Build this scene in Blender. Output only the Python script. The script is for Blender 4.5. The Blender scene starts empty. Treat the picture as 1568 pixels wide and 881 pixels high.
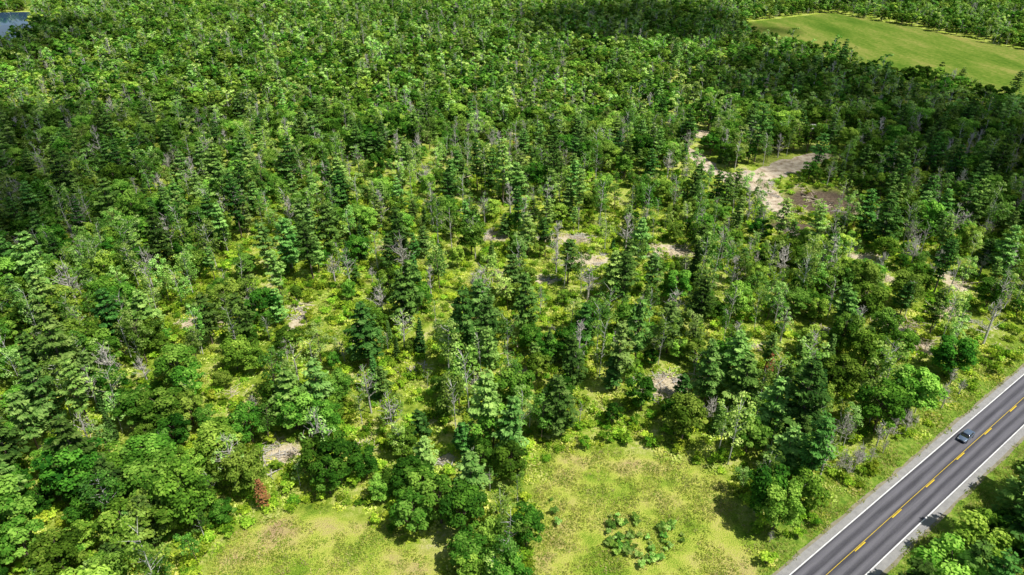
import bpy, math, random
import numpy as np
from mathutils import Vector, Matrix
rng=np.random.default_rng(11); random.seed(7)
scene=bpy.context.scene
COL=scene.collection
sm=lambda a,b,x:(lambda t:t*t*(3-2*t))(np.clip((x-a)/(b-a),0,1))

# ------------------------------------------------------------------ layout (metres, camera foot = origin, +Y ahead)
MEADOW_A=[(-52,75.8),(-51.5,82),(-48,86.8),(-42,89.2),(-34.9,90.3),(-27.3,88),(-19.8,83.3),(-14.5,79.6),(-10.6,75.8),(-9,55),(-50,55)]
MEADOW_B=[(4.2,75.8),(4.8,93.3),(6.8,102.8),(11.7,106.6),(19.8,106),(28.9,103.7),(36.6,102.3),(40.9,98.6),(42.1,93.3),(42.2,88.5),(44,85.5),(44.2,81.2),(42.9,75.8),(36,55),(4,55)]
HAY=[(200,640),(219,654),(308,704),(347,622),(376,521),(430,440),(330,330),(269,364),(265,402),(255,420),(238,416),(229,439),(227,482),(212,524),(192,570)]
LAKE=[(-620,720),(-495,704),(-468,712),(-440,660),(-395,592),(-384,541),(-480,520),(-620,560)]
MARSH=[(-600,745),(-460,735),(-380,770),(-440,800),(-600,810)]
DIRT=[(86,269),(95,269),(103,271),(112,280),(134.2,293),(145,291),(130,278),(115,267),(104,258),(102,244),(101,228),(96,222),(92,234),(93,249),(86,258)]
DIRT2=[(80.5,304),(84.5,290),(87,279),(87,268),(82,264),(79,271),(78,286)]
# (x,y,rx,ry,kind)
PATCH=[(49.8,196.6,8,7,'slash'),(110.5,192,5,10,'tan'),(102,152.4,6,6,'tan'),(126.3,149.3,6,12,'mix'),(36.2,127.4,8,5,'slash'),
(98.2,213.9,11,9,'soil'),(117,237,17,16,'soil'),(16.6,206,11,5,'slash'),(-58,155.7,3,9,'tan'),(-47.4,104.5,5,4,'slash'),(-32.7,107.6,3,2.5,'tan'),
(-13.8,103,2.5,2.5,'tan'),(-85,154,7,3.5,'slash'),(-80,194,4,11,'mix'),(-2.3,143.4,3,4,'mix'),(2.5,131,2.5,4,'tan'),(-94,105.6,4,3,'slash'),
(62.7,143.4,3.5,3,'tan'),(72,124.9,5,5,'mix'),(-82,231,4,9,'mix'),(-8.7,181,6,5,'mix'),(91,321,6,9,'tan'),(24,190,9,6,'tan'),(-21.4,135,4,5,'mix'),(20,160,5,6,'mix'),(-62,125,5,6,'mix'),(50,112,3,4,'mix'),(-70,172,3,8,'mix'),(-38,200,8,6,'mix'),(-12,230,7,7,'mix'),(40,240,7,7,'mix'),(-25,262,6,8,'mix'),(-100,178,4,6,'mix'),(10,152,4,4,'mix'),
(112,178,4,6,'tan'),(104,144,4,5,'tan'),(120,160,5,5,'slash'),(80,150,3,3,'tan'),(131,176,5,7,'tan'),(10,178,5,4,'tan'),(-40,150,3,5,'tan'),(-20,118,3,4,'mix'),(-100,140,3,4,'mix'),(60,165,4,5,'mix'),(-5,207,5,5,'slash')]
OPEN=(96,127.4,9,9)
SHED=(147,323)
RD0=np.array([53.5,75.8]); RD=np.array([.806,.592]); RD/=np.linalg.norm(RD); RN=np.array([-RD[1],RD[0]])

def inside(x,y,poly):
    r=np.zeros(x.shape,bool);n=len(poly)
    for i in range(n):
        x1,y1=poly[i];x2,y2=poly[(i+1)%n]
        c=((y1>y)!=(y2>y))&(x<(x2-x1)*(y-y1)/((y2-y1) if y2!=y1 else 1e-9)+x1)
        r^=c
    return r
def sdist(x,y,poly):
    d=np.full(x.shape,1e9);n=len(poly)
    for i in range(n):
        a=np.array(poly[i]);b=np.array(poly[(i+1)%n]);e=b-a
        t=np.clip(((x-a[0])*e[0]+(y-a[1])*e[1])/(e@e),0,1)
        d=np.minimum(d,np.hypot(x-a[0]-t*e[0],y-a[1]-t*e[1]))
    return np.where(inside(x,y,poly),-d,d)
TB=np.random.default_rng(3).random((256,256))
def vn(x,y,s,o=0):
    x=np.asarray(x)/s+o*17.3+100;y=np.asarray(y)/s+o*9.1+100
    xi=np.floor(x).astype(int);yi=np.floor(y).astype(int);fx=x-xi;fy=y-yi
    fx=fx*fx*(3-2*fx);fy=fy*fy*(3-2*fy)
    g=lambda a,b:TB[a%256,b%256]
    return (g(xi,yi)*(1-fx)+g(xi+1,yi)*fx)*(1-fy)+(g(xi,yi+1)*(1-fx)+g(xi+1,yi+1)*fx)*fy
def road_off(x,y): return (x-RD0[0])*RN[0]+(y-RD0[1])*RN[1]   # + = forest side

# ------------------------------------------------------------------ materials
def newmat(name):
    m=bpy.data.materials.new(name);m.use_nodes=True;nt=m.node_tree;nt.nodes.clear();return m,nt
def N(nt,t,**k):
    n=nt.nodes.new(t)
    for a,b in k.items():
        if a=='inp':
            for i,v in b.items(): n.inputs[i].default_value=v
        else: setattr(n,a,b)
    return n
def L(nt,a,b): nt.links.new(a,b)
def ramp(nt,stops):
    r=N(nt,'ShaderNodeValToRGB');e=r.color_ramp.elements
    while len(e)<len(stops): e.new(.5)
    for i,(p,c) in enumerate(stops): e[i].position=p;e[i].color=(*c,1)
    return r
def noise(nt,vec,scale,detail=3,rough=.6):
    n=N(nt,'ShaderNodeTexNoise',inp={'Scale':scale,'Detail':detail,'Roughness':rough});L(nt,vec,n.inputs['Vector']);return n
def math_(nt,op,a,b=None,clamp=False):
    n=N(nt,'ShaderNodeMath',operation=op,use_clamp=clamp)
    for i,v in enumerate((a,b)):
        if v is None: continue
        if isinstance(v,(int,float)): n.inputs[i].default_value=v
        else: L(nt,v,n.inputs[i])
    return n.outputs[0]
def mix(nt,f,a,b):
    n=N(nt,'ShaderNodeMix',data_type='RGBA')
    for i,v in ((0,f),(6,a),(7,b)):
        if isinstance(v,(int,float)): n.inputs[i].default_value=v
        elif isinstance(v,tuple): n.inputs[i].default_value=(*v,1)
        else: L(nt,v,n.inputs[i])
    return n.outputs[2]
def mrange(nt,v,a,b,c=0,d=1):
    n=N(nt,'ShaderNodeMapRange',interpolation_type='SMOOTHSTEP',inp={1:a,2:b,3:c,4:d});L(nt,v,n.inputs[0]);return n.outputs[0]
def foliage(name,stops,transl=.3,tintw=.55,h0=.474,h1=.514,v0=.66,v1=1.36):
    m,nt=newmat(name)
    oi=N(nt,'ShaderNodeObjectInfo');at=N(nt,'ShaderNodeAttribute',attribute_name='tint')
    f=math_(nt,'ADD',math_(nt,'MULTIPLY',at.outputs['Fac'],tintw),math_(nt,'MULTIPLY',oi.outputs['Random'],1-tintw))
    r=ramp(nt,stops);L(nt,f,r.inputs[0])
    wn=N(nt,'ShaderNodeTexWhiteNoise',noise_dimensions='1D');L(nt,oi.outputs['Random'],wn.inputs['W'])
    hs=N(nt,'ShaderNodeHueSaturation');L(nt,r.outputs[0],hs.inputs['Color'])
    L(nt,mrange(nt,wn.outputs['Value'],0,1,h0,h1),hs.inputs['Hue'])
    sp=N(nt,'ShaderNodeSeparateColor');L(nt,wn.outputs['Color'],sp.inputs[0]);L(nt,mrange(nt,sp.outputs[1],0,1,v0,v1),hs.inputs['Value'])
    b=N(nt,'ShaderNodeBsdfDiffuse');L(nt,hs.outputs[0],b.inputs['Color'])
    t=N(nt,'ShaderNodeBsdfTranslucent')
    L(nt,mix(nt,.35,hs.outputs[0],(.26,.42,.03)),t.inputs['Color'])
    mx=N(nt,'ShaderNodeMixShader',inp={0:transl});L(nt,b.outputs[0],mx.inputs[1]);L(nt,t.outputs[0],mx.inputs[2])
    o=N(nt,'ShaderNodeOutputMaterial');L(nt,mx.outputs[0],o.inputs[0]);return m
def simple(name,c1,c2,scale=3,rough=.9,metal=0,spec=.3):
    m,nt=newmat(name);tc=N(nt,'ShaderNodeTexCoord');n=noise(nt,tc.outputs['Object'],scale,4)
    r=ramp(nt,[(.3,c1),(.7,c2)]);L(nt,n.outputs[0],r.inputs[0])
    b=N(nt,'ShaderNodeBsdfPrincipled',inp={'Roughness':rough,'Metallic':metal,'Specular IOR Level':spec});L(nt,r.outputs[0],b.inputs['Base Color'])
    o=N(nt,'ShaderNodeOutputMaterial');L(nt,b.outputs[0],o.inputs[0]);return m

F_MAPLE=foliage('maple_leaves',[(.15,(.025,.090,.010)),(.5,(.110,.275,.025)),(.85,(.38,.62,.09))],.25)
F_PINE=foliage('pine_needles',[(.15,(.026,.085,.016)),(.5,(.110,.265,.045)),(.85,(.36,.58,.14))],.2)
F_FIR=foliage('fir_needles',[(.15,(.018,.065,.014)),(.5,(.065,.18,.034)),(.85,(.18,.38,.08))],.13)
F_ASPEN=foliage('aspen_leaves',[(.15,(.065,.18,.022)),(.5,(.215,.43,.060)),(.85,(.56,.78,.22))],.3)
F_SHRUB=foliage('shrub_leaves',[(.15,(.07,.20,.014)),(.5,(.27,.48,.030)),(.85,(.62,.79,.09))],.35)
F_FERN=foliage('fern_leaves',[(.15,(.18,.34,.02)),(.5,(.46,.61,.06)),(.85,(.78,.82,.24))],.35)
F_GRASS=foliage('grass_blades',[(.05,(.14,.27,.025)),(.4,(.34,.46,.06)),(.7,(.56,.56,.14)),(.95,(.62,.49,.27))],.33,.6,.485,.51,.75,1.2)
F_RED=foliage('dry_needles',[(0,(.24,.11,.04)),(1,(.42,.20,.08))],.2)
BARK=simple('bark_brown',(.10,.075,.055),(.22,.17,.13),4)
BIRCH=simple('bark_pale',(.45,.43,.39),(.80,.78,.72),5)
DEADW=simple('weathered_wood',(.36,.335,.29),(.72,.68,.61),5)
SLASHW=simple('cut_wood',(.50,.40,.27),(.82,.72,.54),3)

# ------------------------------------------------------------------ mesh builder
class MB:
    def __init__(s): s.V=[];s.F=[];s.M=[];s.T=[];s.n=0
    def tube(s,pts,rad,mat=0,k=5):
        pts=np.array(pts,float);P=len(pts);base=s.n;ang=np.arange(k)/k*2*np.pi
        for i in range(P):
            d=pts[min(i+1,P-1)]-pts[max(i-1,0)];d/=np.linalg.norm(d)+1e-9
            a=np.cross(d,[.31,.87,.12] if abs(d[1])<.8 else [1,0,0]);a/=np.linalg.norm(a);b=np.cross(d,a)
            s.V.append(pts[i]+rad[i]*(np.cos(ang)[:,None]*a+np.sin(ang)[:,None]*b));s.T.append(np.full(k,.5))
        for i in range(P-1):
            for j in range(k):
                s.F.append([[base+i*k+j,base+i*k+(j+1)%k,base+(i+1)*k+(j+1)%k,base+(i+1)*k+j]]);s.M.append([mat])
        s.n+=P*k
    def leaves(s,c,nrm,l,w,tint,mat=1,tan=None):
        n=len(c)
        nrm=nrm/(np.linalg.norm(nrm,axis=1)[:,None]+1e-9)
        t=rng.normal(size=(n,3)) if tan is None else tan
        t=t-nrm*(t*nrm).sum(1)[:,None];t/=np.linalg.norm(t,axis=1)[:,None]+1e-9
        b=np.cross(nrm,t);l=np.broadcast_to(l,(n,))[:,None]/2;w=np.broadcast_to(w,(n,))[:,None]/2
        v=np.stack([c+t*l,c+b*w+t*l*.15,c-t*l,c-b*w-t*l*.1],1).reshape(-1,3)
        s.V.append(v);s.T.append(np.repeat(np.broadcast_to(tint,(n,)),4))
        s.F.append((s.n+np.arange(n*4)).reshape(-1,4).tolist());s.M.append([mat]*n);s.n+=4*n
    def mesh(s,name,mats):
        V=np.concatenate(s.V);F=np.array([f for g in s.F for f in g]);M=np.array([m for g in s.M for m in g]);T=np.concatenate(s.T)
        return rawmesh(name,V,F,mats,M,{'tint':T})
def rawmesh(name,V,F,mats,M=None,attrs={}):
    me=bpy.data.meshes.new(name);me.vertices.add(len(V));me.vertices.foreach_set('co',V.astype(np.float32).ravel())
    k=F.shape[1];me.loops.add(F.size);me.loops.foreach_set('vertex_index',F.ravel().astype(np.int32))
    me.polygons.add(len(F));me.polygons.foreach_set('loop_start',np.arange(0,F.size,k,dtype=np.int32))
    try: me.polygons.foreach_set('loop_total',np.full(len(F),k,dtype=np.int32))
    except Exception: pass
    if M is not None: me.polygons.foreach_set('material_index',M.astype(np.int32))
    for m in mats: me.materials.append(m)
    for a,v in attrs.items():
        at=me.attributes.new(a,'FLOAT','POINT');at.data.foreach_set('value',v.astype(np.float32))
    me.update(calc_edges=True);return me
def obj(name,me,loc=(0,0,0),rz=0,s=1,parent=None):
    o=bpy.data.objects.new(name,me);o.location=loc;o.rotation_euler=(0,0,rz)
    o.scale=(s,)*3 if isinstance(s,(int,float)) else s
    COL.objects.link(o)
    if parent: o.parent=parent
    return o
def blob(mb,c,r,n,size,sq=.8,mat=1,tb=.5,tr=.6,up=.5):
    d=rng.normal(size=(n,3));d[:,2]=np.abs(d[:,2])*1.0-.35*rng.random(n);d/=np.linalg.norm(d,axis=1)[:,None]
    p=np.array(c)+d*r*(.6+.48*rng.random((n,1)))*np.array([1,1,sq])
    sz=size*(.7+.6*rng.random(n))
    mb.leaves(p,d*.7+np.array([0,0,up])+rng.normal(size=(n,3))*.38,sz,sz*.75,np.clip(tb+tr*(rng.random(n)-.5),0,1),mat)

def maple(H,R,nl=20,leaf=.55,dens=100):
    mb=MB();lean=rng.normal(size=2)*.3
    mb.tube([(lean[0]*f*f,lean[1]*f*f,H*f) for f in (0,.2,.4,.6,.8)],[.24,.2,.15,.1,.05])
    for i in range(nl):
        az=i*2.4+rng.random()*.8;f=(i+.5)/nl;zz=-.75+1.65*f
        rr=math.sqrt(max(.08,1-zz*zz*.85))*(.4+.6*rng.random())
        c=np.array([math.cos(az)*R*rr,math.sin(az)*R*rr,H*.58+zz*H*.32])
        r=R*(.20+.2*rng.random())
        z0=max(.18*H,c[2]-1.8-H*.12*rr);mb.tube([(lean[0]*.3,lean[1]*.3,z0),(c*.5+np.array([0,0,z0*.5+.2])),c],[.09,.06,.02],0,3)
        blob(mb,c,r,int(dens*(r/1.2)**1.6)+22,leaf,.8,1,.15+.7*rng.random())
    return mb
def aspen(H,R,nl=22,leaf=.42,dens=34,tr=.13):
    mb=MB();ln=rng.normal(size=2)*.5
    mb.tube([(ln[0]*f*f,ln[1]*f*f,H*f) for f in (0,.25,.5,.75,.97)],[tr,tr*.9,tr*.7,tr*.5,.02],0)
    for i in range(nl):
        f=.36+.62*(i+rng.random())/nl;az=rng.random()*6.28;prof=math.sin(min(1,(f-.26)/.86)*math.pi)**.5
        ln_=R*prof*(.35+.75*rng.random());z=H*f
        c=np.array([ln[0]*f*f+math.cos(az)*ln_,ln[1]*f*f+math.sin(az)*ln_,z+.35*ln_])
        mb.tube([(ln[0]*f*f,ln[1]*f*f,z-ln_*.4),c],[.05,.015],0,3)
        blob(mb,c,.6+.45*rng.random(),dens,leaf,1.0,1,.15+.7*rng.random(),.6,.35)
    return mb
def conifer(H,R,levels,nb,droop,leaf,start=.18,power=.75,irr=.35,tuft=40,crownr=.5):
    mb=MB();mb.tube([(0,0,0),(0,0,H*.5),(0.1,0,H)],[.22*H/15,.14*H/15,.02],0)
    for i in range(levels):
        f=start+(1-start)*((i+rng.random()*.5)/levels);prof=(1-(f-start)/(1-start)*.97)**power
        if f<start+.12: prof*=.7
        for j in range(nb):
            ln=R*prof*(1-irr+irr*1.3*rng.random())+.15;az=j*6.283/nb+i*1.1+rng.normal()*.25
            d=np.array([math.cos(az),math.sin(az),0]);z0=H*f
            tip=d*ln+np.array([0,0,z0+ln*droop])
            mb.tube([(0,0,z0),tip],[.05,.012],0,3)
            n=max(6,int(tuft*ln/2.5));u=.18+.85*rng.random(n)**.75;side=np.array([-d[1],d[0],0])
            lat=(rng.random(n)-.5)*2*ln*crownr*.75*np.sin(np.clip(u,.1,.98)*np.pi)**.6
            p=u[:,None]*ln*d+lat[:,None]*side+np.array([0,0,z0])+np.stack([0*u,0*u,u*ln*droop+rng.normal(size=n)*.10-np.abs(lat)*.08],1)
            tan=d+side*np.sign(lat)[:,None]*.8+rng.normal(size=(n,3))*.3
            nr=np.array([0,0,1])+d*.35+rng.normal(size=(n,3))*.35
            sz=leaf*(.75+.5*rng.random(n))
            mb.leaves(p,nr,sz*1.25,sz*.6,np.clip(.1+.55*(u)+.4*(rng.random(n)-.5)+.15*rng.normal(),0,1),1,tan)
    return mb
def snag(H,leaves=0,nb=14,th=1.):
    mb=MB();mb.tube([(0,0,0),(.1,.05,H*.5),(.25,0,H)],[.19*th,.13*th,.04],0)
    for i in range(nb):
        f=.3+.65*rng.random();az=rng.random()*6.28;ln=(1.15-f)*3.6*(.5+rng.random()*.7);z=H*f
        a=np.array([.2*f,0,z]);b=a+np.array([math.cos(az)*ln,math.sin(az)*ln,ln*(.5+.5*rng.random())]);mb.tube([a,(a+b)/2+[0,0,-.1],b],[.07*th,.055*th,.025],0,3)
        for k in range(5):
            q=a+(b-a)*(.3+.17*k);e=q+rng.normal(size=3)*.6+[0,0,.6];mb.tube([q,e],[.035*th,.02],0,3)
        if leaves: blob(mb,b,.6,leaves,.36,1,1,.4+.4*rng.random())
    return mb
def shrub(R,nl=7,leaf=.36,h=.8,n=38):
    mb=MB()
    for i in range(nl):
        az=i*2.4;rr=R*.75*math.sqrt((i+.3)/nl);c=(math.cos(az)*rr,math.sin(az)*rr,h*(.5+.5*rng.random()))
        mb.tube([(0,0,0),c],[.03,.01],0,3);blob(mb,c,R*(.3+.2*rng.random()),n,leaf,.9,1,.2+.6*rng.random())
    return mb
def clump(R,n,hmax,l,w,upright=False,mat=0):
    mb=MB();a=rng.random(n)*6.283;r=R*np.sqrt(rng.random(n))
    if upright:
        h=hmax*(.5+.5*rng.random(n));p=np.stack([r*np.cos(a),r*np.sin(a),h*.45],1)
        nr=np.stack([np.cos(a*3),np.sin(a*3),.8+0*a],1)+rng.normal(size=(n,3))*.3
        mb.leaves(p,nr,h,w,rng.random(n),mat,np.array([0,0,1.])+rng.normal(size=(n,3))*.35)
    else:
        p=np.stack([r*np.cos(a),r*np.sin(a),.05+hmax*rng.random(n)*(1-.6*r/R)],1)
        mb.leaves(p,np.array([0,0,1.])+rng.normal(size=(n,3))*.5,l,w,rng.random(n),mat)
    return mb
def slash(R,n):
    mb=MB()
    for i in range(n):
        p=np.array([rng.normal()*R*.5,rng.normal()*R*.5,.12+.3*rng.random()]);a=rng.normal()*.9;ln=.8+rng.random()*2.6
        d=np.array([math.cos(a),math.sin(a),rng.normal()*.12])*ln;r=.04+.09*rng.random()
        mb.tube([p-d,p+rng.normal(size=3)*.06,p+d],[r,r*.8,r*.4],0,4)
    return mb

P={}
for i,(h,r,n) in enumerate([(11.5,4.2,27),(10,3.6,23),(13,4.7,32)]): P['maple_tree',i]=maple(h,r,n).mesh('maple_tree_mesh',[BARK,F_MAPLE])
for i,(h,r) in enumerate([(12.5,2.5),(11,2.1),(14,2.8)]): P['aspen_tree',i]=aspen(h,r,24).mesh('aspen_tree_mesh',[BIRCH if i!=1 else BARK,F_ASPEN])
P['pine_tree',0]=conifer(16,4.5,12,6,.10,.7,.18,.65,.6,34).mesh('pine_tree_mesh',[BARK,F_PINE])
P['pine_tree',1]=conifer(14,3.6,11,5,.18,.65,.25,.6,.65,34).mesh('pine_tree_mesh',[BARK,F_PINE])
P['pine_tree',2]=conifer(17,3.5,11,5,.22,.65,.35,.5,.75,34).mesh('pine_tree_mesh',[BARK,F_PINE])
P['fir_tree',0]=conifer(12,2.2,17,6,-.12,.5,.06,.9,.25,38,.6).mesh('fir_tree_mesh',[BARK,F_FIR])
P['fir_tree',1]=conifer(9.5,2.1,14,6,-.05,.5,.05,.85,.3,38,.6).mesh('fir_tree_mesh',[BARK,F_FIR])
P['ash_tree',0]=snag(12,18,16,1.3).mesh('ash_tree_mesh',[DEADW,F_ASPEN])
P['ash_tree',1]=aspen(12,2.5,16,.38,16,.18).mesh('ash_tree_mesh',[DEADW,F_ASPEN])
P['dead_tree',0]=snag(12,0,22,1.6).mesh('dead_tree_mesh',[DEADW,F_ASPEN])
P['dead_tree',1]=snag(10,0,26,1.6).mesh('dead_tree_mesh',[DEADW,F_ASPEN])
P['dead_pine_tree',0]=conifer(9,1.8,11,5,.05,.4,.2,.8,.4,26).mesh('dead_pine_tree_mesh',[BARK,F_RED])
P['forest_shrub',0]=shrub(1.5).mesh('forest_shrub_mesh',[BARK,F_SHRUB])
P['forest_shrub',1]=shrub(1.1,6,.34,1.6,38).mesh('forest_shrub_mesh',[BARK,F_SHRUB])
P['fern_patch',0]=clump(1.7,55,.5,.6,.42).mesh('fern_patch_mesh',[F_FERN])
P['meadow_grass',0]=clump(1.3,70,.45,.5,.14,True).mesh('meadow_grass_mesh',[F_GRASS])
P['logging_slash',0]=slash(2.2,16).mesh('logging_slash_mesh',[SLASHW])
P['logging_slash',1]=slash(1.6,12).mesh('logging_slash_mesh',[DEADW])
P['sapling',0]=shrub(.8,6,.3,1.2,40).mesh('sapling_mesh',[BARK,F_ASPEN])
P['far_maple',0]=maple(10.5,4.2,15,1.0,36).mesh('far_maple_mesh',[BARK,F_MAPLE])
P['far_maple',1]=maple(11.5,3.8,13,1.0,36).mesh('far_maple_mesh',[BARK,F_MAPLE])
P['far_aspen',0]=aspen(11.5,2.9,13,.9,15).mesh('far_aspen_mesh',[BIRCH,F_ASPEN])
P['far_pine',0]=conifer(14,3.2,8,5,.12,1.1,.2,.65,.4,12).mesh('far_pine_mesh',[BARK,F_PINE])

# ------------------------------------------------------------------ instancing
def scatter(name,pts,rot,scl,proto):
    me=bpy.data.meshes.new(name+'_points');me.vertices.add(len(pts));me.vertices.foreach_set('co',np.asarray(pts,np.float32).ravel())
    a=me.attributes.new('rz','FLOAT_VECTOR','POINT');a.data.foreach_set('vector',np.asarray(rot,np.float32).ravel())
    a=me.attributes.new('sc','FLOAT_VECTOR','POINT');a.data.foreach_set('vector',np.asarray(scl,np.float32).ravel())
    o=bpy.data.objects.new(name,me);COL.objects.link(o)
    g=bpy.data.node_groups.new(name+'_gn','GeometryNodeTree')
    g.interface.new_socket('Geometry',in_out='INPUT',socket_type='NodeSocketGeometry');g.interface.new_socket('Geometry',in_out='OUTPUT',socket_type='NodeSocketGeometry')
    i=g.nodes.new('NodeGroupInput');u=g.nodes.new('NodeGroupOutput');ip=g.nodes.new('GeometryNodeInstanceOnPoints')
    oi=g.nodes.new('GeometryNodeObjectInfo');oi.inputs['Object'].default_value=proto;oi.inputs['As Instance'].default_value=True
    r=g.nodes.new('GeometryNodeInputNamedAttribute');r.data_type='FLOAT_VECTOR';r.inputs[0].default_value='rz'
    s=g.nodes.new('GeometryNodeInputNamedAttribute');s.data_type='FLOAT_VECTOR';s.inputs[0].default_value='sc'
    mp=g.nodes.new('GeometryNodeMeshToPoints')
    g.links.new(i.outputs[0],mp.inputs[0]);g.links.new(mp.outputs[0],ip.inputs['Points']);g.links.new(oi.outputs['Geometry'],ip.inputs['Instance'])
    e=g.nodes.new('FunctionNodeEulerToRotation');g.links.new(r.outputs[0],e.inputs[0]);g.links.new(e.outputs[0],ip.inputs['Rotation'])
    g.links.new(s.outputs[0],ip.inputs['Scale']);g.links.new(ip.outputs[0],u.inputs[0])
    m=o.modifiers.new('scatter','NODES');m.node_group=g;return o

def grid_pts(y0,y1,cell,jit=.45,margin=22):
    out=[]
    ys=np.arange(y0,y1,cell*.88)
    for k,y in enumerate(ys):
        hw=.75*(y*.866+50)+margin
        xs=np.arange(-hw,hw,cell)+(k%2)*cell*.5
        out.append(np.stack([xs,np.full(len(xs),y)],1))
    p=np.concatenate(out);p+=(rng.random(p.shape)-.5)*2*jit*cell;return p
def patchd(x,y,grow=0,kinds=None,south=0):
    d=np.full(x.shape,9.)
    for (px,py,rx,ry,k) in PATCH:
        if kinds and k not in kinds: continue
        g=grow*(.4 if k=='mix' else 1);s=south*(.4 if k=='mix' else 1)
        ux=px/math.hypot(px,py);d=np.minimum(d,np.hypot((x-(px-ux*s/2))/(rx+g),(y-(py-s/2))/(ry+g+s/2)))
    return d
def free(x,y,treeh=True):
    ok=(sdist(x,y,MEADOW_A)>(1.8 if treeh else 0))&(sdist(x,y,MEADOW_B)>(1.8 if treeh else 0))
    ok&=(sdist(x,y,HAY)>2)&(sdist(x,y,LAKE)>3)&(sdist(x,y,MARSH)>3)&(sdist(x,y,DIRT)>1)&(sdist(x,y,DIRT2)>1)
    ro=road_off(x,y);al=(x-RD0[0])*RD[0]+(y-RD0[1])*RD[1]
    lw=10.5+np.clip(al,0,90)*.05+2*(vn(x,y,9,4)-.5)
    ok&=~((ro>-(12+1.5*vn(x,y,7,8)) )&(ro<(lw if treeh else 7.5)))
    if treeh:
        ok&=np.hypot((x-OPEN[0])/OPEN[2],(y-OPEN[1])/OPEN[3])>1
        r=np.hypot(x,y)
        for k in (7,14):     # clearings widened on their south-west side (felled strip)
            ok&=(sdist(x+x/r*k,y+y/r*k,DIRT)>0)&(sdist(x+x/r*k,y+y/r*k,DIRT2)>0)
        for k in (0,7,13,18): ok&=np.hypot(x+x/r*k-SHED[0],y+y/r*k-SHED[1])>6.5
    return ok
NEAR_Y=150
near=grid_pts(52,NEAR_Y,5.1,.62);mid=grid_pts(NEAR_Y,330,5.2,.62);far=grid_pts(330,900,6.3,.6,40)
def choose(p):
    x,y=p[:,0],p[:,1];n=len(p);ro=road_off(x,y)
    dense=sm(40,110,np.abs(x+5)-(y-100)*.12)
    dense=np.maximum(dense,sm(240,320,y));dense=np.maximum(dense,sm(106,96,y)*1.);dense=np.maximum(dense,(ro<0)*1.)
    keep=.68+.41*dense+.6*(vn(x,y,13,2)-.5)*(1-.6*dense)
    ok=free(x,y)&(rng.random(n)<keep)
    pd=patchd(x,y,1.0,None,6);ok&=(pd>1)|(rng.random(n)<.06)
    p=p[ok];x,y=p[:,0],p[:,1];dense=dense[ok];n=len(p);ro=ro[ok]
    k1=vn(x,y,22,5);k2=vn(x,y,30,6);k3=vn(x,y,14,7);far_=sm(260,360,y);nr=np.maximum(sm(104,94,y),sm(-25,-50,x)*sm(150,125,y)*.8)
    cr=sm(-40,20,x)*(1-far_)*(1-nr)
    wM=.40+.45*dense+.5*(k1>.58)+.7*nr+.6*far_;wA=.46+.45*(k2>.5)+.1*far_;wP=.24+.55*(k3>.58)*(1-.7*far_)-.14*far_-.19*nr
    wF=.06+.10*(k2<.35)-.05*far_-.05*nr;wS=.20-.09*far_+.10*cr;wD=.13-.08*far_-.06*nr+.12*cr;wR=.008+0*y
    rt=(ro<0);wP=wP+rt*.3;wD=wD*(1-rt);wF=np.where(rt,.1,wF)
    one=np.ones(n);W=np.clip(np.stack([wM*one,wA*one,wP*one,wF*one,wS*one,wD*one,wR*one],1),0,None);W/=W.sum(1)[:,None];C=(rng.random(n)[:,None]>W.cumsum(1)).sum(1)
    names=['maple_tree','aspen_tree','pine_tree','fir_tree','ash_tree','dead_tree','dead_pine_tree']
    nv=[3,3,3,2,2,2,1];var=np.array([rng.integers(nv[c]) for c in C])
    base=np.array([.78,.88,.88,.86,.88,.88,.7])[C]
    s=base*(.52+.88*rng.random(n)**1.15)
    s*=np.where((C==2)&(rng.random(n)<.28)&(y<330)&(s<.95),1.4,1)
    s*=np.where((C==0)&(y>130)&(x>-90)&(y<260),.90,1)
    s*=np.where((y<98)&(C==0),1.10,1)*np.where(rt,1.08,1)
    return p,C,var,s,names,1+.22*far_
heroes=[(-35,135,1.28,0),(10.4,109.5,1.05,0),(1.5,237,1.15,0),(-36,181,1.1,1),(-102,125,1.25,0),(86,199,1.15,2),(-59,177,1.1,2),(-28,152,1.1,0),(283,388,1.3,1),(262,405,1.1,1),(-98,112,1.1,0),(-108,96,1.2,2)]
protoobj={}
def place(name,var,x,y,s,rz=None,oname=None):
    o=obj(oname or name,P[name,var],(x,y,-.05),rng.random()*6.28 if rz is None else rz,(s*(.9+.2*rng.random()),s*(.9+.2*rng.random()),s*(.85+.32*rng.random())))
    o.rotation_euler[0]=rng.normal()*.03;o.rotation_euler[1]=rng.normal()*.03
    protoobj.setdefault((name,var),o);return o
for (x,y,s,v) in heroes: place('pine_tree',v,x,y,s)
hx=np.array([[h[0],h[1]] for h in heroes])
p,C,V_,S_,names,_=choose(near)
for i in range(len(p)):
    if np.hypot(*(hx-p[i]).T).min()<3.5: continue
    place(names[C[i]],int(V_[i]),p[i,0],p[i,1],float(S_[i]))
for i in range(26):      # brushy dead stems along the roadside bank
    q=RD0+RD*(rng.random()*85-5)+RN*(9.5+4*rng.random());place('dead_tree',1,q[0],q[1],.28+.3*rng.random())
FARMAP={'maple_tree':('far_maple',2),'aspen_tree':('far_aspen',1),'pine_tree':('far_pine',1)}
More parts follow.
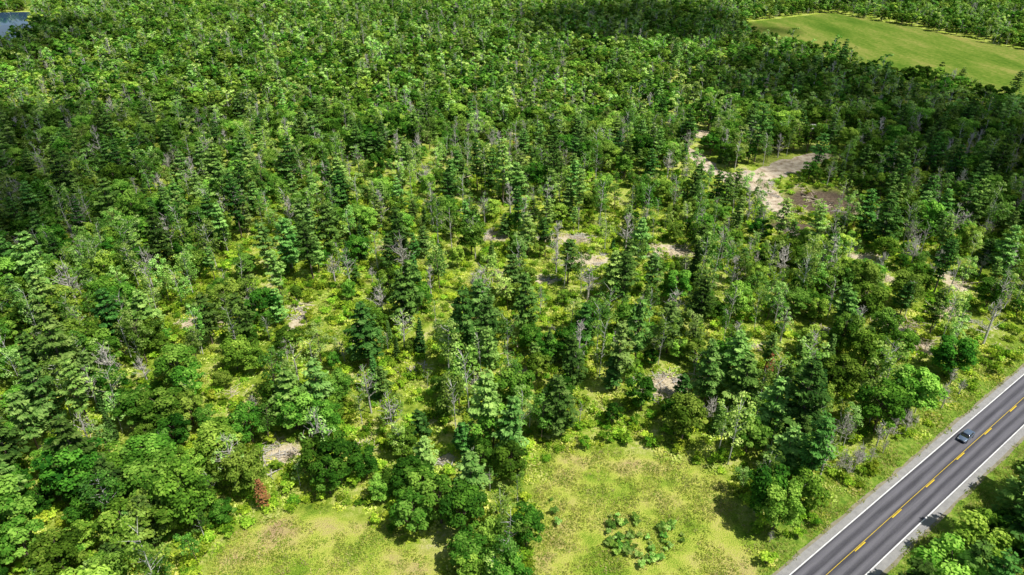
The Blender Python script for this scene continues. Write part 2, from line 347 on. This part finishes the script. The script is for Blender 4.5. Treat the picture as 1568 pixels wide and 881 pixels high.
for label,pp in (('forest',mid),('distant_forest',far)):
    p,C,V_,S_,names,wide=choose(pp)
    for c,nm in enumerate(names):
        for v in range(3):
            if (nm,v) not in P: continue
            k=(C==c)&(V_==v)
            if not k.any(): continue
            key=(nm,v)
            if label=='distant_forest' and nm in FARMAP: key=(FARMAP[nm][0],v%FARMAP[nm][1])
            if key not in protoobj:
                if key[0].startswith('far'): place(key[0],key[1],-60+60*rng.random(),420,.9,None,nm)
                else: place(nm,v,-20+rng.random()*30,145,.8)
            q=p[k];n=len(q);wd=wide[k] if c in(0,1) else np.ones(n)
            rot=np.stack([rng.normal(size=n)*.03,rng.normal(size=n)*.03,rng.random(n)*6.28],1)
            sc=S_[k][:,None]*np.stack([(.9+.2*rng.random(n))*wd,(.9+.2*rng.random(n))*wd,.85+.32*rng.random(n)],1)
            scatter(label+'_'+nm+'s',np.c_[q,np.full(n,-.05)],rot,sc,protoobj[key])
def under(name,var,p,smin,smax,zs=1.):
    n=len(p);o0=obj(name,P[name,var],(p[0,0],p[0,1],0));p=p[1:];n-=1
    s=(smin+(smax-smin)*rng.random(n))[:,None]*np.array([[1,1,zs]])
    scatter(name+'_undergrowth' if 'shrub' in name or 'fern' in name else name+'_patch',np.c_[p,np.zeros(n)],np.stack([0*p[:,0],0*p[:,0],rng.random(n)*6.28],1),s,o0)
u=grid_pts(52,270,3.1,.5,8);x,y=u[:,0],u[:,1]
ok=free(x,y,False)&((patchd(x,y)>.85)|(rng.random(len(x))<.22))
ok&=(vn(x,y,9,11)+.25*rng.random(len(x))>.42);ok&=(np.hypot((x-OPEN[0])/OPEN[2],(y-OPEN[1])/OPEN[3])>1)|(rng.random(len(x))<.08)
u=u[ok];h=rng.random(len(u))<.55
under('forest_shrub',0,u[h],.6,1.3);under('forest_shrub',1,u[~h],.6,1.5)
u=grid_pts(52,240,2.8,.5,4);x,y=u[:,0],u[:,1]
ok=free(x,y,False)&((patchd(x,y)>.8)|(rng.random(len(x))<.3))&(vn(x,y,7,12)+.3*rng.random(len(x))>.45)
under('fern_patch',0,u[ok],.6,1.2)
u=grid_pts(60,150,1.3,.5,0);x,y=u[:,0],u[:,1];ro=road_off(x,y)
ok=(sdist(x,y,MEADOW_A)<.8)|(sdist(x,y,MEADOW_B)<.8)|((ro>5.8)&(ro<12))|((ro<-5.8)&(ro>-13))|(np.hypot((x-OPEN[0])/OPEN[2],(y-OPEN[1])/OPEN[3])<1.1)
ok&=rng.random(len(x))<.25+.65*sm(.35,.65,vn(x,y,5,3))
under('meadow_grass',0,u[ok],.45,1.3)
pts=[]
for (px,py,rx,ry,k) in PATCH:
    m=int(rx*ry*({'slash':.30,'tan':.14,'mix':.06,'soil':.06}[k]))+1
    a=rng.random(m)*6.28;r=np.sqrt(rng.random(m))*1.1;pts.append(np.stack([px+rx*r*np.cos(a),py+ry*r*np.sin(a)],1))
pts.append(np.array([(93+rng.random()*12,232+rng.random()*40) for _ in range(12)]))
pts=np.concatenate(pts);h=rng.random(len(pts))<.6
under('logging_slash',0,pts[h],.5,1.1);under('logging_slash',1,pts[~h],.5,1.1)
sp=[]
for i in range(80):
    a=rng.random()*6.28;r=math.sqrt(rng.random());qx,qy=23.4+7.5*r*math.cos(a),83.5+6.5*r*math.sin(a)
    if vn(qx,qy,3.5,6)>.42: sp.append((qx,qy))
sp+=[(7.8,89),(8.4,86.5),(7.4,92)]
under('sapling',0,np.array(sp),.45,1.1)

# ------------------------------------------------------------------ ground sheet
xs=np.concatenate([[-5000,-3000,-1800,-1000,-700,-500,-420],np.arange(-330,331,1.6),[420,500,700,1000,1800,3000,5000]])
ys=np.concatenate([[-3000,-1000,-300,-60,0,30],np.arange(46,440,1.6),[470,520,600,800,1200,2000,4000,7000]])
X,Y=np.meshgrid(xs,ys);x=X.ravel();y=Y.ravel()
jx=x+2.2*(vn(x,y,4,1)-.5);jy=y+2.2*(vn(x,y,4,9)-.5)
md=np.minimum(sdist(jx,jy,MEADOW_A),sdist(jx,jy,MEADOW_B))
meadow=sm(.8,-.8,md);rim=sm(-1,-2.5,md)*sm(-8,-4.5,md)
tan_=sm(1.25,.3,patchd(jx,jy,0,('tan','slash')));mixp=sm(1.2,.4,patchd(jx,jy,0,('mix',)))
tan_=np.clip(tan_*.9+.55*mixp*vn(x,y,3,2),0,1)
soil=sm(1.15,.6,patchd(jx,jy,0,('soil',)))
ro=road_off(x,y);verge=sm(13,9,ro)*sm(-14,-11,ro);verge=np.maximum(verge,sm(1.15,.85,np.hypot((jx-OPEN[0])/OPEN[2],(jy-OPEN[1])/OPEN[3])))
nx,ny=len(xs),len(ys);idx=np.arange(nx*ny).reshape(ny,nx)
F=np.stack([idx[:-1,:-1],idx[:-1,1:],idx[1:,1:],idx[1:,:-1]],-1).reshape(-1,4)
m,nt=newmat('forest_floor')
tc=N(nt,'ShaderNodeTexCoord').outputs['Object'];A=lambda n:N(nt,'ShaderNodeAttribute',attribute_name=n).outputs['Fac']
n1=noise(nt,tc,.12,4);n2=noise(nt,tc,.9,5,.7);n3=noise(nt,tc,4,3,.7)
r1=ramp(nt,[(.36,(.11,.20,.02)),(.48,(.34,.46,.05)),(.57,(.60,.64,.16)),(.66,(.80,.70,.42))]);L(nt,mix(nt,.5,n1.outputs[0],n2.outputs[0]),r1.inputs[0])
rt_=ramp(nt,[(.3,(.52,.42,.24)),(.55,(.84,.72,.50)),(.75,(.88,.82,.66))]);L(nt,n2.outputs[0],rt_.inputs[0])
rs=ramp(nt,[(.3,(.08,.06,.04)),(.6,(.21,.16,.11)),(.75,(.38,.31,.22))]);L(nt,n2.outputs[0],rs.inputs[0])
rm=ramp(nt,[(.38,(.13,.27,.02)),(.45,(.33,.48,.05)),(.52,(.60,.66,.11)),(.59,(.66,.60,.19)),(.66,(.56,.42,.21))])
nm_=noise(nt,tc,.10,7,.62)
mf=math_(nt,'ADD',mix(nt,.35,nm_.outputs[0],n3.outputs[0]),math_(nt,'MULTIPLY',A('rim'),.06));L(nt,mf,rm.inputs[0])
rv=ramp(nt,[(.36,(.13,.27,.03)),(.55,(.31,.46,.06)),(.7,(.54,.55,.16))]);L(nt,n2.outputs[0],rv.inputs[0])
tf=mrange(nt,math_(nt,'ADD',A('tan'),math_(nt,'MULTIPLY',n2.outputs[0],1.2)),.95,1.25)
c=mix(nt,tf,r1.outputs[0],rt_.outputs[0]);c=mix(nt,A('soil'),c,rs.outputs[0]);c=mix(nt,A('verge'),c,rv.outputs[0]);c=mix(nt,A('meadow'),c,rm.outputs[0])
b=N(nt,'ShaderNodeBsdfDiffuse');L(nt,c,b.inputs['Color'])
bp=N(nt,'ShaderNodeBump',inp={'Strength':1.,'Distance':.5});L(nt,n3.outputs[0],bp.inputs['Height']);L(nt,bp.outputs[0],b.inputs['Normal'])
L(nt,b.outputs[0],N(nt,'ShaderNodeOutputMaterial').inputs[0])
obj('ground',rawmesh('ground',np.stack([x,y,0*x],1),F,[m],None,{'tan':tan_,'soil':soil,'verge':verge,'meadow':meadow,'rim':rim}))

def sheet(name,poly,z,mat,rough=1.5,step=3.):
    pts=[]
    for i in range(len(poly)):
        a=np.array(poly[i],float);b_=np.array(poly[(i+1)%len(poly)],float);k=max(1,int(np.linalg.norm(b_-a)/step))
        for j in range(k):
            q=a+(b_-a)*j/k;pts.append((q[0]+rough*(vn(q[0],q[1],4,1)-.5)*2,q[1]+rough*(vn(q[0],q[1],4,5)-.5)*2,z))
    me=bpy.data.meshes.new(name);me.from_pydata(pts,[],[list(range(len(pts)))]);me.materials.append(mat);me.update()
    return obj(name,me)
def ramp_mat(name,stops,scale,detail=5,rough=.95,bump=.2,stretch=None,spec=.0):
    m,nt=newmat(name);v=N(nt,'ShaderNodeTexCoord').outputs['Object']
    if stretch:
        mp=N(nt,'ShaderNodeMapping');mp.inputs['Scale'].default_value=stretch[0];mp.inputs['Rotation'].default_value=(0,0,stretch[1]);L(nt,v,mp.inputs[0]);v2=mp.outputs[0]
    else: v2=v
    a=noise(nt,v2,scale,detail,.65);c=noise(nt,v,scale*12,4,.7);r=ramp(nt,stops);L(nt,mix(nt,.35,a.outputs[0],c.outputs[0]),r.inputs[0])
    b=N(nt,'ShaderNodeBsdfPrincipled',inp={'Roughness':rough,'Specular IOR Level':spec});L(nt,r.outputs[0],b.inputs['Base Color'])
    bp=N(nt,'ShaderNodeBump',inp={'Strength':.6,'Distance':bump});L(nt,c.outputs[0],bp.inputs['Height']);L(nt,bp.outputs[0],b.inputs['Normal'])
    L(nt,b.outputs[0],N(nt,'ShaderNodeOutputMaterial').inputs[0]);return m
HAYM=ramp_mat('hay_grass',[(.40,(.07,.15,.015)),(.5,(.145,.22,.03)),(.60,(.28,.28,.07))],.03,7,.95,.2,((1,.25,1),.6))
DIRTM=ramp_mat('sandy_dirt',[(.38,(.28,.20,.13)),(.46,(.48,.39,.28)),(.55,(.66,.56,.42)),(.66,(.76,.67,.53))],.35,5,.95,.3)
WATER=simple('lake_water',(.03,.07,.14),(.05,.10,.19),.02,.06,0,1.0)
sheet('hay_field',HAY,.05,HAYM,3,12);sheet('marsh_field',MARSH,.05,HAYM,4,12);sheet('lake_water',LAKE,.06,WATER,4,12)
sheet('dirt_track',DIRT,.03,DIRTM,1.8,1.6);sheet('dirt_clearing',DIRT2,.045,DIRTM,1.2,1.6)

# ------------------------------------------------------------------ road
def strip(name,o0,o1,s0,s1,z,mat,step=4.,parent=None,wob=0):
    n=max(1,int((s1-s0)/step));V=[];ss=np.linspace(s0,s1,n+1)
    for s in ss:
        w0=o0+wob*(vn(s,o0,2.2,3)-.5);w1=o1+wob*(vn(s,o1+50,2.2,3)-.5)
        a=RD0+RD*s+RN*w0;c=RD0+RD*s+RN*w1;V+=[(a[0],a[1],z),(c[0],c[1],z)]
    F=[(2*i,2*i+2,2*i+3,2*i+1) for i in range(n)]
    me=bpy.data.meshes.new(name);me.from_pydata(V,[],F);me.materials.append(mat);me.update();return obj(name,me,parent=parent)
m,nt=newmat('asphalt');v=N(nt,'ShaderNodeTexCoord').outputs['Object']
ph=math.atan2(RD[1],RD[0])
mp=N(nt,'ShaderNodeMapping',vector_type='POINT');mp.inputs['Rotation'].default_value=(0,0,-ph);L(nt,v,mp.inputs[0])
sx=N(nt,'ShaderNodeSeparateXYZ');L(nt,mp.outputs[0],sx.inputs[0])
off0=-math.sin(ph)*RD0[0]+math.cos(ph)*RD0[1]
lat=math_(nt,'ABSOLUTE',math_(nt,'SUBTRACT',sx.outputs['Y'],float(off0)))
trk=math_(nt,'COSINE',math_(nt,'MULTIPLY',math_(nt,'SUBTRACT',lat,1.0),3.49))
mp2=N(nt,'ShaderNodeMapping');mp2.inputs['Scale'].default_value=(.08,1.6,1);L(nt,mp.outputs[0],mp2.inputs[0])
st=noise(nt,mp2.outputs[0],1,4);fn_=noise(nt,v,6,4,.8)
f=math_(nt,'ADD',math_(nt,'MULTIPLY',trk,.16),math_(nt,'ADD',math_(nt,'MULTIPLY',st.outputs[0],.6),math_(nt,'MULTIPLY',fn_.outputs[0],.4)))
r=ramp(nt,[(.28,(.055,.054,.064)),(.72,(.175,.170,.190))]);L(nt,f,r.inputs[0])
b=N(nt,'ShaderNodeBsdfPrincipled',inp={'Roughness':.8,'Specular IOR Level':.3});L(nt,r.outputs[0],b.inputs['Base Color']);L(nt,b.outputs[0],N(nt,'ShaderNodeOutputMaterial').inputs[0])
ASPH=m
SHO=ramp_mat('shoulder_pavement',[(.3,(.26,.255,.25)),(.7,(.44,.43,.41))],.8,5)
GRV=ramp_mat('road_edge_gravel',[(.3,(.20,.19,.12)),(.7,(.40,.36,.26))],1.0,5)
WHT=ramp_mat('white_line_paint',[(.32,(.45,.45,.44)),(.5,(.80,.80,.78)),(.7,(.85,.85,.83))],.9,6,.6,.01)
YEL=ramp_mat('yellow_line_paint',[(.32,(.45,.32,.04)),(.5,(.80,.56,.035)),(.7,(.85,.62,.05))],.9,6,.6,.01)
road=bpy.data.objects.new('road',None);COL.objects.link(road)
strip('gravel_edge',-5.8,5.8,-220,900,.02,GRV,1.5,road,.7)
strip('paved_shoulder',-5.2,5.2,-220,900,.06,SHO,2.,road,.18)
strip('asphalt_surface',-3.96,3.96,-220,900,.075,ASPH,8,road)
strip('edge_line_left',3.70,3.92,-220,900,.08,WHT,4,road);strip('edge_line_right',-3.92,-3.70,-220,900,.08,WHT,4,road)
strip('centre_line_solid',.10,.18,-220,900,.08,YEL,4,road)
for i,s in enumerate(np.arange(-217,500,12.6)): strip('centre_dash_%d'%i,-.20,.0,s-1.6,s+1.7,.08,YEL,4,road)

# ------------------------------------------------------------------ car
import bmesh
def carmat(name,c,rough,metal=0,spec=.5,coat=0):
    m,nt=newmat(name);n=noise(nt,N(nt,'ShaderNodeTexCoord').outputs['Object'],3,3);r=ramp(nt,[(.3,tuple(v*.85 for v in c)),(.7,c)]);L(nt,n.outputs[0],r.inputs[0])
    b=N(nt,'ShaderNodeBsdfPrincipled',inp={'Roughness':rough,'Metallic':metal,'Specular IOR Level':spec,'Coat Weight':coat});L(nt,r.outputs[0],b.inputs['Base Color']);L(nt,b.outputs[0],N(nt,'ShaderNodeOutputMaterial').inputs[0]);return m
PAINT=carmat('car_paint',(.16,.22,.32),.3,.4,.5,.8);GLASS=carmat('car_glass',(.012,.015,.02),.08,0,.8);TYRE=carmat('tyre_rubber',(.02,.02,.02),.8);RIM=carmat('wheel_rim',(.5,.5,.52),.3,.9);LAMP=carmat('head_lamp',(.7,.7,.72),.2);RLAMP=carmat('tail_lamp',(.35,.02,.02),.3);TRIM=carmat('plate_trim',(.6,.6,.58),.5)
def loft(name,secs,mat,parent,bev=.05):
    bm=bmesh.new();R=[]
    for (x,wl,wh,zl,zh) in secs: R.append([bm.verts.new(p) for p in ((x,-wl,zl),(x,wl,zl),(x,wl*1.0,(zl+zh)/2),(x,wh,zh),(x,-wh,zh),(x,-wl,(zl+zh)/2))])
    for a,c in zip(R,R[1:]):
        for i in range(6): bm.faces.new((a[i],a[(i+1)%6],c[(i+1)%6],c[i]))
    bm.faces.new(R[0][::-1]);bm.faces.new(R[-1]);bmesh.ops.recalc_face_normals(bm,faces=bm.faces)
    me=bpy.data.meshes.new(name);bm.to_mesh(me);bm.free();me.materials.append(mat)
    for f in me.polygons: f.use_smooth=True
    o=obj(name,me,parent=parent);md=o.modifiers.new('b','BEVEL');md.width=bev;md.segments=2;md.limit_method='ANGLE';return o
def box(name,c,d,mat,parent,bev=.015):
    bm=bmesh.new();bmesh.ops.create_cube(bm,size=1)
    for v_ in bm.verts: v_.co=Vector((v_.co.x*d[0],v_.co.y*d[1],v_.co.z*d[2]))+Vector(c)
    me=bpy.data.meshes.new(name);bm.to_mesh(me);bm.free();me.materials.append(mat);o=obj(name,me,parent=parent);md=o.modifiers.new('b','BEVEL');md.width=bev;md.segments=2;return o
car=bpy.data.objects.new('sedan_car',None);COL.objects.link(car)
loft('body',[(-2.3,.72,.66,.38,.82),(-2.2,.86,.78,.30,.98),(-1.3,.92,.84,.26,1.02),(.9,.92,.84,.26,.98),(1.9,.88,.76,.28,.86),(2.25,.78,.64,.34,.70)],PAINT,car,.07)
loft('cabin_glass',[(-1.75,.78,.70,.9,.99),(-1.1,.80,.64,.9,1.40),(-.1,.81,.66,.9,1.45),(.35,.81,.65,.9,1.40),(1.15,.80,.72,.9,.96)],GLASS,car,.05)
loft('roof',[(-1.12,.63,.58,1.36,1.43),(-.5,.67,.62,1.39,1.475),(0,.67,.62,1.39,1.475),(.36,.65,.60,1.36,1.42)],PAINT,car,.03)
for sgn in (-1,1):
    box('pillar_b%d'%sgn,(-.25,sgn*.745,1.17),(.08,.09,.48),PAINT,car)
    box('mirror%d'%sgn,(.85,sgn*1.0,1.0),(.14,.18,.12),PAINT,car,.03)
    box('head_lamp%d'%sgn,(2.14,sgn*.58,.68),(.2,.32,.12),LAMP,car,.03);box('tail_lamp%d'%sgn,(-2.24,sgn*.6,.82),(.12,.3,.14),RLAMP,car,.03)
    for wx in (-1.4,1.4):
        for nm,r_,w_,mt in (('tyre',.33,.22,TYRE),('rim',.2,.235,RIM)):
            bm=bmesh.new();bmesh.ops.create_cone(bm,cap_ends=True,segments=24,radius1=r_,radius2=r_,depth=w_)
            me=bpy.data.meshes.new(nm);bm.to_mesh(me);bm.free();me.materials.append(mt);o=obj(nm+'_%d_%d'%(sgn,wx*10),me,(wx,sgn*.83,.33),parent=car);o.rotation_euler=(math.pi/2,0,0)
box('grille',(2.235,0,.5),(.06,.9,.14),TYRE,car);box('number_plate',(-2.315,0,.62),(.03,.5,.13),TRIM,car)
cp=RD0+RD*54.1+RN*1.85;car.location=(cp[0],cp[1],.08);car.rotation_euler=(0,0,ph+math.pi)

# ------------------------------------------------------------------ small shed beside the clearing
WALLM=simple('weathered_boards',(.14,.10,.07),(.26,.2,.14),2);ROOFM=simple('dull_metal_roof',(.34,.33,.30),(.60,.58,.54),1.2,.6);DOORM=simple('door_paint',(.1,.08,.06),(.15,.12,.1),2)
cab=bpy.data.objects.new('wooden_shed',None);COL.objects.link(cab)
def prism(name,w,d,h0,h1,mat,parent):
    V=[(-w,-d,0),(w,-d,0),(w,d,0),(-w,d,0),(-w,-d,h0),(w,-d,h0),(w,d,h0),(-w,d,h0),(-w,0,h1),(w,0,h1)]
    Fs=[(0,1,5,4),(2,3,7,6),(1,2,6,9,5),(3,0,4,8,7),(4,5,9,8),(6,7,8,9)]
    me=bpy.data.meshes.new(name);me.from_pydata(V,[],Fs);me.materials.append(mat);return obj(name,me,parent=parent)
prism('walls',4.2,2.6,2.6,3.8,WALLM,cab)
for sgn in (-1,1):
    me=bpy.data.meshes.new('roof');a=(0,3.93);e=(sgn*3.05,2.5);V=[]
    for xx in (-4.7,4.7):
        V+=[(xx,a[0],a[1]),(xx,e[0],e[1]),(xx,e[0],e[1]+.1),(xx,a[0],a[1]+.1)]
    me.from_pydata(V,[],[(0,1,2,3),(7,6,5,4),(0,4,5,1),(1,5,6,2),(2,6,7,3)]);me.materials.append(ROOFM);obj('roof_side%d'%sgn,me,parent=cab)
box('door',(0,-2.62,1.05),(1,.06,2.1),DOORM,cab);box('window_left',(-2.4,-2.62,1.5),(1,.06,.8),GLASS,cab);box('window_right',(2.4,-2.62,1.5),(1,.06,.8),GLASS,cab)
cab.location=(*SHED,0);cab.rotation_euler=(0,0,-.1)

# ------------------------------------------------------------------ sun, sky, clouds
Ls=Vector((.44,-.20,.86)).normalized()
sun=bpy.data.lights.new('sun','SUN');sun.energy=5;sun.angle=math.radians(.5);sun.color=(1,.96,.90)
so=bpy.data.objects.new('sun',sun);COL.objects.link(so);so.rotation_euler=Ls.to_track_quat('Z','Y').to_euler();so.location=(100,0,300)
w=bpy.data.worlds.new('World');scene.world=w;w.use_nodes=True;nt=w.node_tree;nt.nodes.clear()
sk=N(nt,'ShaderNodeTexSky',sky_type='NISHITA',sun_disc=False,sun_elevation=math.asin(Ls.z),sun_rotation=math.atan2(Ls.x,Ls.y))
bg=N(nt,'ShaderNodeBackground',inp={'Strength':.085});L(nt,sk.outputs[0],bg.inputs[0]);L(nt,bg.outputs[0],N(nt,'ShaderNodeOutputWorld').inputs[0])
m,nt=newmat('cloud_vapour')
al=N(nt,'ShaderNodeAttribute',attribute_name='vapour').outputs['Fac']
tr=N(nt,'ShaderNodeBsdfTransparent');df=N(nt,'ShaderNodeBsdfDiffuse',inp={0:(.85,.86,.88,1)});mx=N(nt,'ShaderNodeMixShader')
L(nt,al,mx.inputs[0]);L(nt,tr.outputs[0],mx.inputs[1]);L(nt,df.outputs[0],mx.inputs[2]);L(nt,mx.outputs[0],N(nt,'ShaderNodeOutputMaterial').inputs[0])
def cloud(gx,gy,rx,ry,dens=.72,h=520):
    bm=bmesh.new();bmesh.ops.create_icosphere(bm,subdivisions=5,radius=1)
    co=np.array([v_.co[:] for v_ in bm.verts])
    fb=sum(vn(co[:,0]*50+gx,co[:,1]*50+gy,s,3)*a for s,a in ((24,.5),(11,.3),(5,.2)))
    al=dens*sm(1.0,.5,np.hypot(co[:,0],co[:,1])+(fb-.5)*.8)
    co*= (1+.15*(vn(co[:,0]*3+gx,co[:,1]*3+co[:,2]*2+gy,1,3)-.5))[:,None];co[:,2]=np.where(co[:,2]<0,co[:,2]*.25,co[:,2])
    for v_,c_ in zip(bm.verts,co): v_.co=c_
    me=bpy.data.meshes.new('cloud');bm.to_mesh(me);bm.free();me.materials.append(m)
    a=me.attributes.new('vapour','FLOAT','POINT');a.data.foreach_set('value',al.astype(np.float32))
    for f in me.polygons:f.use_smooth=True
    p=Vector((gx,gy,0))+Ls*(h/Ls.z);o=obj('cloud',me,p);o.scale=(rx,ry,35)
cloud(-268,250,155,125);cloud(228,290,115,95);cloud(175,405,80,90);cloud(110,620,130,110,.75);cloud(330,790,170,80,.6);cloud(200,190,60,50,.55);cloud(-410,530,130,110,.6)

# ------------------------------------------------------------------ camera
cam=bpy.data.cameras.new('camera');cam.lens=24;cam.sensor_width=36;cam.clip_end=12000;cam.clip_start=.5
co=bpy.data.objects.new('camera',cam);COL.objects.link(co);co.location=(0,0,100);co.rotation_euler=(math.radians(60),0,0);scene.camera=co
scene.view_settings.view_transform='Standard';scene.view_settings.look='None';scene.view_settings.exposure=0
